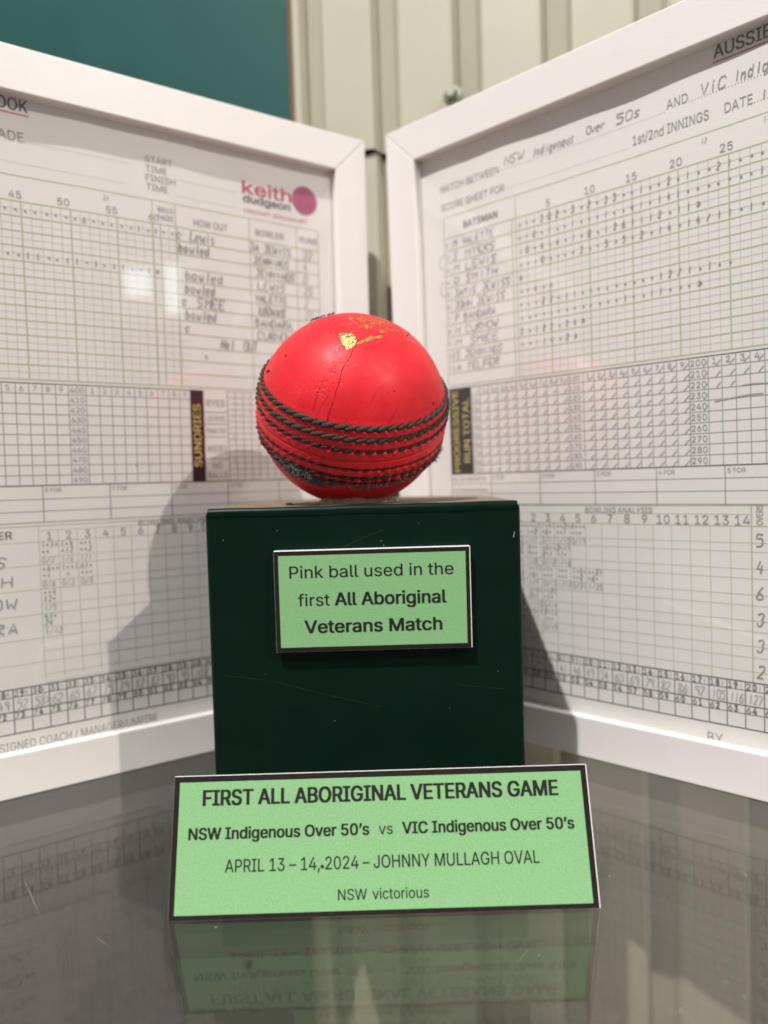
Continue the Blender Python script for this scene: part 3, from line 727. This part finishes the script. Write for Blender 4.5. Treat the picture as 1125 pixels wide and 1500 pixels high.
# chips and scratches in the laminate
for u, v_, w_, h_ in ((-37.2, CW - 1.4, 1.3, .5), (-42.5, 86.5, .35, .5), (-26, 89, .5, .35), (17, 90, .35, .3), (31.5, 80, .3, .5), (33, 61, .35, .3), (-31, 45, .3, .3), (-10.4, 30, .6, .3), (25, 33, .3, .3), (40, 44, .4, .3), (5.5, 85.0, .9, .25), (6.2, 83.5, .25, .8)):
    pc = Print(None, -.02); pc.disc(u, v_, w_ / 3.6, h_ / 3.6, 'chip' if h_ == .5 and w_ > 1 else 'lint', 1, 7); pc.build('chip', pl)
for pts, w_, mn in (([(-14, 80.5), (-8, 82.6), (0, 86.0), (6, 88.2)], .16, 'scratch'), ([(-44, 45), (-30, 43), (-10, 37.5), (4, 34)], .14, 'scratch'), ([(-16, 14.2), (-8, 13.8), (-3, 14.6)], .2, 'scratch'), ([(28, 40), (42, 38.5)], .14, 'scratch'), ([(45.6, 84.8), (46.0, 86.6)], .16, 'lint')):
    pc = Print(None, -.02); pc.stroke(pts, w_, mn, 1); pc.build('scratch', pl)
# cup of old glue that holds the ball
BC = Vector((-9.6, 248.9, 126.9)); BR = 31.3
gv = []; gf = []; ns = 64
prof = [(13.0, 0), (12.4, 1.0), (11.2, 1.9), (10.4, 2.8), (9.0, 2.6), (0.1, 1.4)]
for j, (r_, h_) in enumerate(prof):
    for i in range(ns):
        a = 2 * math.pi * i / ns; rr = r_ * (1 + .07 * math.sin(3 * a + 1) + .05 * math.sin(7 * a) + (.03 * math.sin(17 * a)))
        gv.append((BC.x - CX + rr * math.cos(a), BC.y - CY + rr * math.sin(a), CW + .12 + h_ * (1 + .25 * math.sin(5 * a + 2))))
for j in range(len(prof) - 1):
    for i in range(ns): a = j * ns + i; b_ = j * ns + (i + 1) % ns; gf.append((a, b_, b_ + ns, a + ns))
link_mesh('glue_cup', gv, gf, M['plaster'], pl, smooth=True)

# ------------------------------------------------------------------ cricket ball
toC = (Vector((0, 0, H)) - BC).normalized()
bU = (cy_ - toC * cy_.dot(toC)).normalized(); bR = bU.cross(toC).normalized()
axis = (bR * .088 + bU * .873 + toC * .479).normalized()
ex = (toC - axis * toC.dot(axis)).normalized()      # longitude 0 faces the camera
ey = axis.cross(ex)
rotm = Matrix((ex, ey, axis)).transposed().to_4x4()
ball = thing('cricket_ball', 'worn pink-red cricket ball with black seam stitching glued on the green plinth', 'ball', BC)
ball.rotation_euler = rotm.to_euler()
def loc_dir(x, y):
    """face-on coordinates (-1..1 as seen from the front) to a direction in the ball's own frame"""
    d = bR * x + bU * y + toC * math.sqrt(max(0.0, 1 - x * x - y * y))
    return Vector((d.dot(ex), d.dot(ey), d.dot(axis))).normalized()
ROWS = [19.0, 12.7, 6.2, -5.6, -11.6, -15.6]
NST = 52
def seam_r(lat, lon):
    """radius factor of the leather: raised seam, grooves, puckers between the stitches"""
    a = abs(lat)
    h = .010 * np.clip((23 - a) / 6, 0, 1)
    h = h - .012 * np.exp(-(lat / .55) ** 2)
    for k, r_ in enumerate(ROWS):
        w = .9 if k < 3 else .75
        h = h - (.012 if k < 2 else .014) * np.exp(-((lat - r_) / w) ** 2)
        ph = np.sin(np.radians(lon) * [58, 58, 58, 64, 60, 60][k])
        h = h + .0095 * np.exp(-((lat - r_ + 2.1) / 1.1) ** 2) * (ph > -.2) * (ph + .2)
        if k > 2: h = h + .005 * np.exp(-((lat - r_ - 1.9) / .9) ** 2) * (ph > -.2) * (ph + .2)
    return 1 + h
nlon, nlat = 720, 300
latg = np.concatenate([np.linspace(-90, -26, 60, endpoint=False), np.linspace(-26, 26, 180, endpoint=False), np.linspace(26, 90, 61)])
long_ = np.linspace(-180, 180, nlon, endpoint=False)
LA, LO = np.meshgrid(latg, long_, indexing='ij')
rr = BR * seam_r(LA, LO) * (1 + .0022 * np.sin(np.radians(LO) * 2 + 1) * np.cos(np.radians(LA)) + .0016 * np.sin(np.radians(LO) * 5 + np.radians(LA) * 3))
cl = np.cos(np.radians(LA)); X = rr * cl * np.cos(np.radians(LO)); Y = rr * cl * np.sin(np.radians(LO)); Zz = rr * np.sin(np.radians(LA))
co = (np.stack([X, Y, Zz], -1).reshape(-1, 3) * S).astype(np.float32)
nl = len(latg); I = np.arange(nl - 1)[:, None] * nlon; J = np.arange(nlon)[None, :]; J2 = (J + 1) % nlon
quads = np.stack([I + J, I + J2, I + nlon + J2, I + nlon + J], -1).reshape(-1, 4)
me = bpy.data.meshes.new('leather_cover')
me.vertices.add(len(co)); me.vertices.foreach_set('co', co.ravel())
me.loops.add(quads.size); me.loops.foreach_set('vertex_index', quads.ravel().astype(np.int32))
me.polygons.add(len(quads)); me.polygons.foreach_set('loop_start', (np.arange(len(quads)) * 4).astype(np.int32))
me.polygons.foreach_set('use_smooth', np.ones(len(quads), bool)); me.update(calc_edges=True); me.validate()
me.materials.append(M['leather'])
o = bpy.data.objects.new('leather_cover', me); COL.objects.link(o); o.parent = ball

def tube(pts, radii, seg=6, closed=False, flat=1.0):
    v = []; f = []; n = len(pts)
    prev = None
    for i in range(n):
        a = pts[(i - 1) % n] if closed else pts[max(0, i - 1)]; c = pts[(i + 1) % n] if closed else pts[min(n - 1, i + 1)]
        t = (c - a).normalized(); up = pts[i].normalized(); s_ = t.cross(up).normalized(); up = s_.cross(t)
        for k in range(seg):
            an = 2 * math.pi * k / seg; v.append(pts[i] + (s_ * math.cos(an) + up * math.sin(an) * flat) * radii[i])
    m_ = n if closed else n - 1
    for i in range(m_):
        for k in range(seg):
            a = i * seg + k; b_ = i * seg + (k + 1) % seg; c = ((i + 1) % n) * seg
            f.append((a, b_, c + (k + 1) % seg, c + k))
    return v, f
def on_ball(lat, lon, h=0.0):
    c = math.cos(rad(lat)); return Vector((c * math.cos(rad(lon)), c * math.sin(rad(lon)), math.sin(rad(lat)))) * (BR * 1.005 + h)
for k, r_ in enumerate(ROWS):
    vv = []; ff = []
    thick = [.80, .78, .64, .46, .74, .74][k]; hgt = [.12, .10, -.06, -.10, .08, .06][k]
    n_st = [58, 58, 58, 64, 60, 60][k]; half = [2.45, 2.4, 1.9, 1.9, 2.1, 2.1][k]
    for i in range(n_st):
        lon0 = 360 * (i + rnd.uniform(-.09, .09)) / n_st
        wob = .30 * math.sin(lon0 * .11 + k) + .14 * math.sin(lon0 * .43 + 2 * k) + rnd.uniform(-.10, .10)
        worn = rnd.uniform(.75, 1.06) if k < 3 else rnd.uniform(.45, 1.15)
        pts = []; rs = []
        for t in range(9):
            q = -1 + t / 4
            along = q * half; lat_o = thick * .74 * math.sin(q * math.pi / 2) + (.16 * rnd.uniform(-1, 1) if k > 2 else 0)
            hh = hgt + thick * .42 * math.cos(q * math.pi / 2) - .30 * abs(q) ** 3 * thick
            pts.append(on_ball(r_ + wob * .4 + math.degrees(lat_o / BR), lon0 + math.degrees(along / (BR * math.cos(rad(r_)))), hh))
            rs.append(thick * worn * (.92 - .50 * abs(q) ** 2.5) * rnd.uniform(.94, 1.06))
        v, f = tube(pts, rs, 8, False, .72); q = len(vv); vv += v; ff += [tuple(q + t for t in x) for x in f]
    link_mesh('stitching_row', vv, ff, M['thread'] if k < 2 else M['thread_dark'], ball, smooth=True)

def ribbon(name, polylines, w, mname, lift=.06):
    vv = []; ff = []
    for pl_, ww in polylines:
        pts = []
        for i in range(len(pl_) - 1):
            for t in range(6):
                s_ = t / 6; pts.append((pl_[i][0] + (pl_[i + 1][0] - pl_[i][0]) * s_ + rnd.uniform(-.0025, .0025), pl_[i][1] + (pl_[i + 1][1] - pl_[i][1]) * s_ + rnd.uniform(-.0025, .0025)))
        pts.append(pl_[-1]); D = [loc_dir(*q) for q in pts]; k0 = len(vv)
        for i, d in enumerate(D):
            t = (D[min(i + 1, len(D) - 1)] - D[max(i - 1, 0)]).normalized(); s_ = t.cross(d).normalized()
            wd = ww * w * (1 if 0 < i < len(D) - 1 else .2) * rnd.uniform(.6, 1.3)
            r0 = BR * 1.0008 + lift
            if abs(math.degrees(math.asin(max(-1, min(1, d.z))))) < 23: r0 = BR * 1.011 + lift
            vv += [(d * r0 + s_ * wd / 2), (d * r0 - s_ * wd / 2)]
            if i: a = k0 + 2 * i; ff.append((a - 2, a - 1, a + 1, a))
    return link_mesh(name, vv, ff, M[mname], ball, smooth=True)
def fz(x, y):   # close-up pixel (5.625x crop) to face-on coordinates
    return ((440 + x / 5.625 - 515.2) / 140.2, (597.5 - (450 + y / 5.625)) / 138.5)
def pl_(*q): return [fz(*a) for a in q]
cracks = [(pl_((470, 300), (440, 370), (400, 460), (375, 490)), 1.0), (pl_((375, 490), (345, 550), (330, 620), (300, 720), (270, 810), (245, 880), (230, 950)), 1.15),
          (pl_((375, 490), (320, 480)), .7), (pl_((380, 495), (400, 530)), .7), (pl_((700, 690), (640, 740), (560, 850)), .22), (pl_((760, 820), (720, 880), (690, 925)), .5),
          (pl_((820, 310), (790, 340)), .7), (pl_((720, 680), (745, 695)), .7), (pl_((660, 640), (600, 700), (560, 760)), .2), (pl_((600, 700), (500, 880), (440, 960)), .4),
          (pl_((700, 600), (640, 660)), .25), (pl_((500, 760), (420, 850), (360, 930)), .4), (pl_((260, 700), (200, 800), (150, 900)), .3), (pl_((300, 380), (290, 440)), .5), (pl_((560, 340), (520, 400)), .4),
          (pl_((230, 570), (170, 700), (120, 860)), .35), (pl_((150, 790), (145, 830)), .7), (pl_((800, 430), (740, 480), (700, 540)), .2)]
ribbon('cracks', cracks, .17, 'crack')
for sc_ in [(pl_((-255, 540), (-240, 530), (-225, 540)), 3.0), (pl_((-100, 430), (-80, 415)), 2.0), (pl_((860, 200), (895, 212)), 4.0), (pl_((890, 225), (840, 260)), .8), (pl_((1050, 770), (1052, 775)), 3)]: ribbon('dark_scuff', [sc_], .3, 'scuff')

def patch(name, polys, mname, lift=.045):
    vv = []; ff = []
    for poly in polys:
        k0 = len(vv); cxm = sum(q[0] for q in poly) / len(poly); cym = sum(q[1] for q in poly) / len(poly); n = len(poly)
        vv.append(loc_dir(*fz(cxm, cym)) * (BR * 1.0012 + lift))
        for ring in (.25, .5, .75, 1.0):
            for q in poly: vv.append(loc_dir(*fz(cxm + (q[0] - cxm) * ring, cym + (q[1] - cym) * ring)) * (BR * 1.0012 + lift * (1 if ring < 1 else .5)))
        ff += [(k0, k0 + 1 + i, k0 + 1 + (i + 1) % n) for i in range(n)]
        for g in range(3):
            a = k0 + 1 + g * n; ff += [(a + i, a + n + i, a + n + (i + 1) % n, a + (i + 1) % n) for i in range(n)]
    return link_mesh(name, vv, ff, M[mname], ball)
def ragged(poly, k=4, j=6):
    out = []
    for i in range(len(poly)):
        a, c = poly[i], poly[(i + 1) % len(poly)]
        for t in range(k): out.append((a[0] + (c[0] - a[0]) * t / k + rnd.uniform(-j, j), a[1] + (c[1] - a[1]) * t / k + rnd.uniform(-j, j)))
    return out
patch('gold_stamp', [ragged([(325, 262), (380, 262), (425, 266), (462, 318), (440, 360), (385, 390), (345, 330)], 4, 1.5)], 'gold')
flecks = [ragged([(448, 352), (492, 312), (520, 318), (500, 338)], 2, 4), ragged([(515, 312), (560, 278), (592, 286), (580, 304), (530, 326)], 3, 5), ragged([(590, 285), (640, 272), (656, 284), (620, 298)], 3, 4),
          ragged([(632, 228), (672, 228), (678, 242), (640, 246)], 3, 4), ragged([(512, 195), (530, 180), (552, 196), (548, 216), (520, 222)], 3, 5), ragged([(556, 200), (580, 204), (572, 218)], 2, 4),
          ragged([(398, 122), (424, 122), (424, 142), (400, 142)], 3, 4), ragged([(458, 130), (490, 126), (488, 142), (462, 142)], 3, 4), ragged([(568, 166), (600, 160), (598, 178), (572, 180)], 3, 4),
          ragged([(622, 148), (660, 146), (656, 164), (630, 166)], 3, 4), ragged([(764, 212), (790, 216), (782, 232), (766, 228)], 3, 4), ragged([(850, 280), (888, 298), (880, 304), (850, 290)], 2, 4), ragged([(826, 258), (850, 274), (845, 280)], 2, 3)]
for _ in range(150):
    x = rnd.gauss(610, 120); y = rnd.gauss(150, 45); s_ = rnd.uniform(2.5, 9)
    if 270 < x < 900 and y > 95 + abs(x - 540) * .16: flecks.append([(x + s_ * math.cos(a) * rnd.uniform(.5, 1.5), y + s_ * math.sin(a) * rnd.uniform(.4, .8)) for a in (0, 1.3, 2.5, 3.8, 5)])
for _ in range(26):
    t = rnd.uniform(0, 1); x = 700 + 190 * t + rnd.uniform(-8, 8); y = 118 + 100 * t + rnd.uniform(-10, 10); s_ = rnd.uniform(3, 7)
    flecks.append([(x + s_ * math.cos(a), y + s_ * .6 * math.sin(a)) for a in (0, 1.3, 2.5, 3.8, 5)])
patch('worn_gold_flecks', flecks, 'gold_worn')
patch('ghost_of_stamp', [[(x + s_ * math.cos(a), y + s_ * .5 * math.sin(a)) for a in (0, 1.3, 2.5, 3.8, 5)] for x, y, s_ in [(280 + 30 * math.cos(t * .35) + 6 * rnd.random(), 150 + t * 9 + 3 * rnd.random(), rnd.uniform(2, 5)) for t in range(14)] + [(300 + t * 22, 118 - 1.1 * t + rnd.uniform(-6, 6), rnd.uniform(2, 5)) for t in range(16)]], 'scuff')

# frayed thread
def fibres(name, clumps, mname):
    vv = []; ff = []
    for (lat, lon, n, spread, L) in clumps:
        for _ in range(n):
            la = lat + rnd.gauss(0, spread * .5); lo = lon + rnd.gauss(0, spread)
            p0 = on_ball(la, lo, .1); d = Vector((rnd.gauss(0, 1), rnd.gauss(0, 1), rnd.gauss(0, 1))).normalized(); nrm = p0.normalized()
            d = (d + nrm * .55).normalized(); pts = []; ln = L * rnd.uniform(.4, 1.2)
            cur = Vector((rnd.gauss(0, 1), rnd.gauss(0, 1), rnd.gauss(0, 1)))
            pos = p0.copy()
            for i in range(6):
                pts.append(pos.copy()); d = (d + cur * .22 + Vector((rnd.gauss(0, .25), rnd.gauss(0, .25), rnd.gauss(0, .25)))).normalized(); pos = pos + d * ln / 5
                if pos.length < BR * 1.012: pos = pos.normalized() * BR * 1.014
            r_ = rnd.uniform(.07, .14); v, f = tube(pts, [r_] * 5 + [r_ * .3], 4); q = len(vv); vv += v; ff += [tuple(q + t for t in x) for x in f]
    return link_mesh(name, vv, ff, M[mname], ball)
def ll(x, y):
    d = loc_dir(x, y); return math.degrees(math.asin(d.z)), math.degrees(math.atan2(d.y, d.x))
cl_ = []
for i in range(34):
    t = i / 33; x = -.76 + .46 * t; y = -.44 - .27 * t ** .8 + rnd.uniform(-.03, .03); w_ = math.exp(-((t - .55) / .32) ** 2)
    cl_.append((*ll(x, y), int(10 + 62 * w_), 1.6, 1.3 + 1.0 * w_))
for i in range(30):
    x = -.25 + .95 * i / 29; cl_.append((*ll(x, -.735 + .30 * max(0, x - .1) ** 1.6 + rnd.uniform(-.02, .02)), 9, 1.6, 1.5))
for i in range(10): cl_.append((*ll(.86 + .009 * i, -.50 + .010 * i), 16, 1.4, 2.0))
cl_ += [(lat, lo, 1, 3, 1.2) for lat in (14, 9) for lo in range(-80, 80, 10)]
fibres('frayed_fibres', cl_, 'fuzz')
tl = []
for _ in range(60):
    x = rnd.uniform(105, 280); y = 128 - (x - 105) * .33 + rnd.uniform(-3, 14); fx = fz(x, y)
    L_ = math.hypot(*fx)
    if L_ > .985: fx = (fx[0] / L_ * .985, fx[1] / L_ * .985)
    d = loc_dir(*fx); tl.append((math.degrees(math.asin(d.z)), math.degrees(math.atan2(d.y, d.x)), 1, .5, .8))
fibres('torn_leather', tl, 'scuff')

# ------------------------------------------------------------------ cards
def card(name, label, loc, rot, w, h, t, border, lines, corner=0.0, extra=None):
    o = thing(name, label, 'sign', loc, rot)
    v, f = box_geo(-w / 2, w / 2, 0, t, 0, h)
    bevel(link_mesh('foam_board', v, f, M['card_white'], o), .035, 1)
    pr = Print(None, 0.0); 
    L, R_, B_, T_ = -w / 2 + .04, w / 2 - .26, .04, h - .10
    bl, br_, bb, bt = border
    pr.rect(L, R_, B_, bb, 'card_black', 0); pr.rect(L, R_, bt, T_, 'card_black', 0); pr.rect(L, bl, bb, bt, 'card_black', 0); pr.rect(br_, R_, bb, bt, 'card_black', 0)
    pr.build('black_border', o)
    pr = Print(None, 0.0); pr.rect(bl, br_, bb, bt, 'card_green', 0); pr.build('green_face', o)
    pr = Print(None, 0.0)
    for a in lines: pr.text(*a[:4], 'card_text', a[4], a[5], 'l', 0, 3)
    pr.build('lettering', o)
    if extra: extra(o)
    return o
Lc = Vector((CX, CY - 3.15, 0)) + Vector((2.55, 0, 52.3))
def shift(lines, du, dv): return [(s, u - du, v - dv, c, b_, w) for s, u, v, c, b_, w in lines]
card('label_card', 'small green card on the plinth, reading Pink ball used in the first match', Lc, (0, 0, CYAW), 59.0, 30.6, 3.0,
     (-28.15, 28.05, 1.4, 29.15),
     shift([('Pink ball used in the', -22.3, 74.65, 3.6, .010, 49.2), ('first', -20.0, 66.2, 3.6, .010, 9.5), ('All Aboriginal', -8.85, 66.2, 3.8, .034, 33.3), ('Veterans Match', -18.2, 58.0, 3.8, .034, 41.2)], 2.55, 52.3))
TILT = rad(19.25)
def sign_extra(o):
    # strut folded behind the board so that it stands
    c, s_ = math.cos(TILT), math.sin(TILT)
    top = Vector((0, 2.05, 25.0))
    Yf = 19.0                      # shelf distance behind the board's bottom edge
    foot = Vector((0, Yf * c, Yf * s_ + .05))
    d = foot - top; n = Vector((0, -d.z, d.y)).normalized() * .4
    v = []
    for x in (-14, 14):
        for q in (top, foot):
            v += [(x, q.y - n.y * 0, q.z), (x, q.y + n.y * 2 if q is top else q.y + n.y * 1, q.z + (n.z * 2 if q is top else .3))]
    f = [(0, 1, 3, 2), (4, 6, 7, 5), (0, 2, 6, 4), (1, 5, 7, 3), (0, 4, 5, 1), (2, 3, 7, 6)]
    link_mesh('back_strut', v, f, M['card_white'], o)
    pr = Print(None, 0.0)
    pr.add(ragged_uv(-14.7, 11.0, .55, 10), [tuple(range(10))], 'bug', 5); pr.add(ragged_uv(-15.2, 11.3, .3, 8), [tuple(range(8))], 'chip', 5)
    pr.build('stain', o)
def ragged_uv(u, v, r_, n):
    return [(u + r_ * rnd.uniform(.5, 1.3) * math.cos(2 * math.pi * i / n), v + r_ * rnd.uniform(.5, 1.2) * math.sin(2 * math.pi * i / n)) for i in range(n)]
so = Vector((-2.65, 172.9, 0.0))
card('game_sign', 'long green card leaning back on the glass, reading First All Aboriginal Veterans Game', so, (-TILT, 0, rad(.22)), 103.1, 32.5, 1.9,
     (-50.15, 49.9, 1.1, 31.0),
     [('FIRST ALL ABORIGINAL VETERANS GAME', -44.15, 25.5, 3.55, .040, 87.9), ('NSW Indigenous Over 50\u2019s', -47.4, 17.75, 2.62, .036, 44.1), ('vs', -.85, 17.75, 2.5, .004, 3.4),
      ('VIC Indigenous Over 50\u2019s', 5.0, 17.75, 2.62, .036, 42.0), ('APRIL 13 \u2013 14, 2024 \u2013 JOHNNY MULLAGH OVAL', -38.3, 10.25, 2.85, .007, 76.2),
      ('NSW', -11.0, 3.45, 2.35, .007, 6.9), ('victorious', -2.75, 3.45, 2.35, .007, 13.5)], 0, sign_extra)

# ------------------------------------------------------------------ small dead insects
def insect(label, loc, rz, k=1.0):
    vv = []; ff = []
    def blob(c, r3):
        q = len(vv); n = 8
        for i in range(1, 6):
            th = math.pi * i / 6
            for j in range(n):
                ph = 2 * math.pi * j / n; vv.append((c[0] + r3[0] * math.sin(th) * math.cos(ph), c[1] + r3[1] * math.sin(th) * math.sin(ph), c[2] + r3[2] * math.cos(th)))
        for i in range(4):
            for j in range(n): a = q + i * n + j; b_ = q + i * n + (j + 1) % n; ff.append((a, a + n, b_ + n, b_))
        ff.append(tuple(q + j for j in range(n))); ff.append(tuple(q + 4 * n + j for j in reversed(range(n))))
    blob((0, 0, .62 * k), (.95 * k, .5 * k, .45 * k)); blob((1.1 * k, 0, .62 * k), (.45 * k, .4 * k, .4 * k))
    for sgn in (-1, 1):
        for x in (-.5, .1, .7):
            pts = [Vector((x * k, sgn * .35 * k, .7 * k)), Vector((x * k * 1.3, sgn * 1.0 * k, 1.25 * k)), Vector((x * k * 1.7, sgn * 1.5 * k, .06))]
            v, f = tube([p_ + Vector((0, 0, 100)) for p_ in pts], [.10 * k, .09 * k, .05 * k], 4); q = len(vv); vv.extend([w - Vector((0, 0, 100)) for w in v]); ff.extend([tuple(q + t for t in y) for y in f])
    o = link_mesh('dead_insect', vv, ff, M['bug'], None, smooth=True); o.location = Vector(loc) * S; o.rotation_euler = (0, 0, rz)
    return tag(o, label, 'insect')
insect('tiny dead insect on top of the green plinth, left of the ball', (-29.8, 234, 96.1), .4, .9)
insect('tiny dead insect lying on the glass in front of the long green card', (-32.0, 155.6, 0), 1.1, .8)

# window panes reflected in the left glazing; larger faint lamp is an added halo
for (wx, wy, wz, sx, sy, pw) in ((1110, -714, 566, 58, 62, .052), (1162, -655, 556, 34, 112, .056), (1140, -684, 556, 190, 150, .05)):
    window_light('window_pane_and_halo', (wx, wy, wz), (-135, 255, 190), sx, sy, pw)
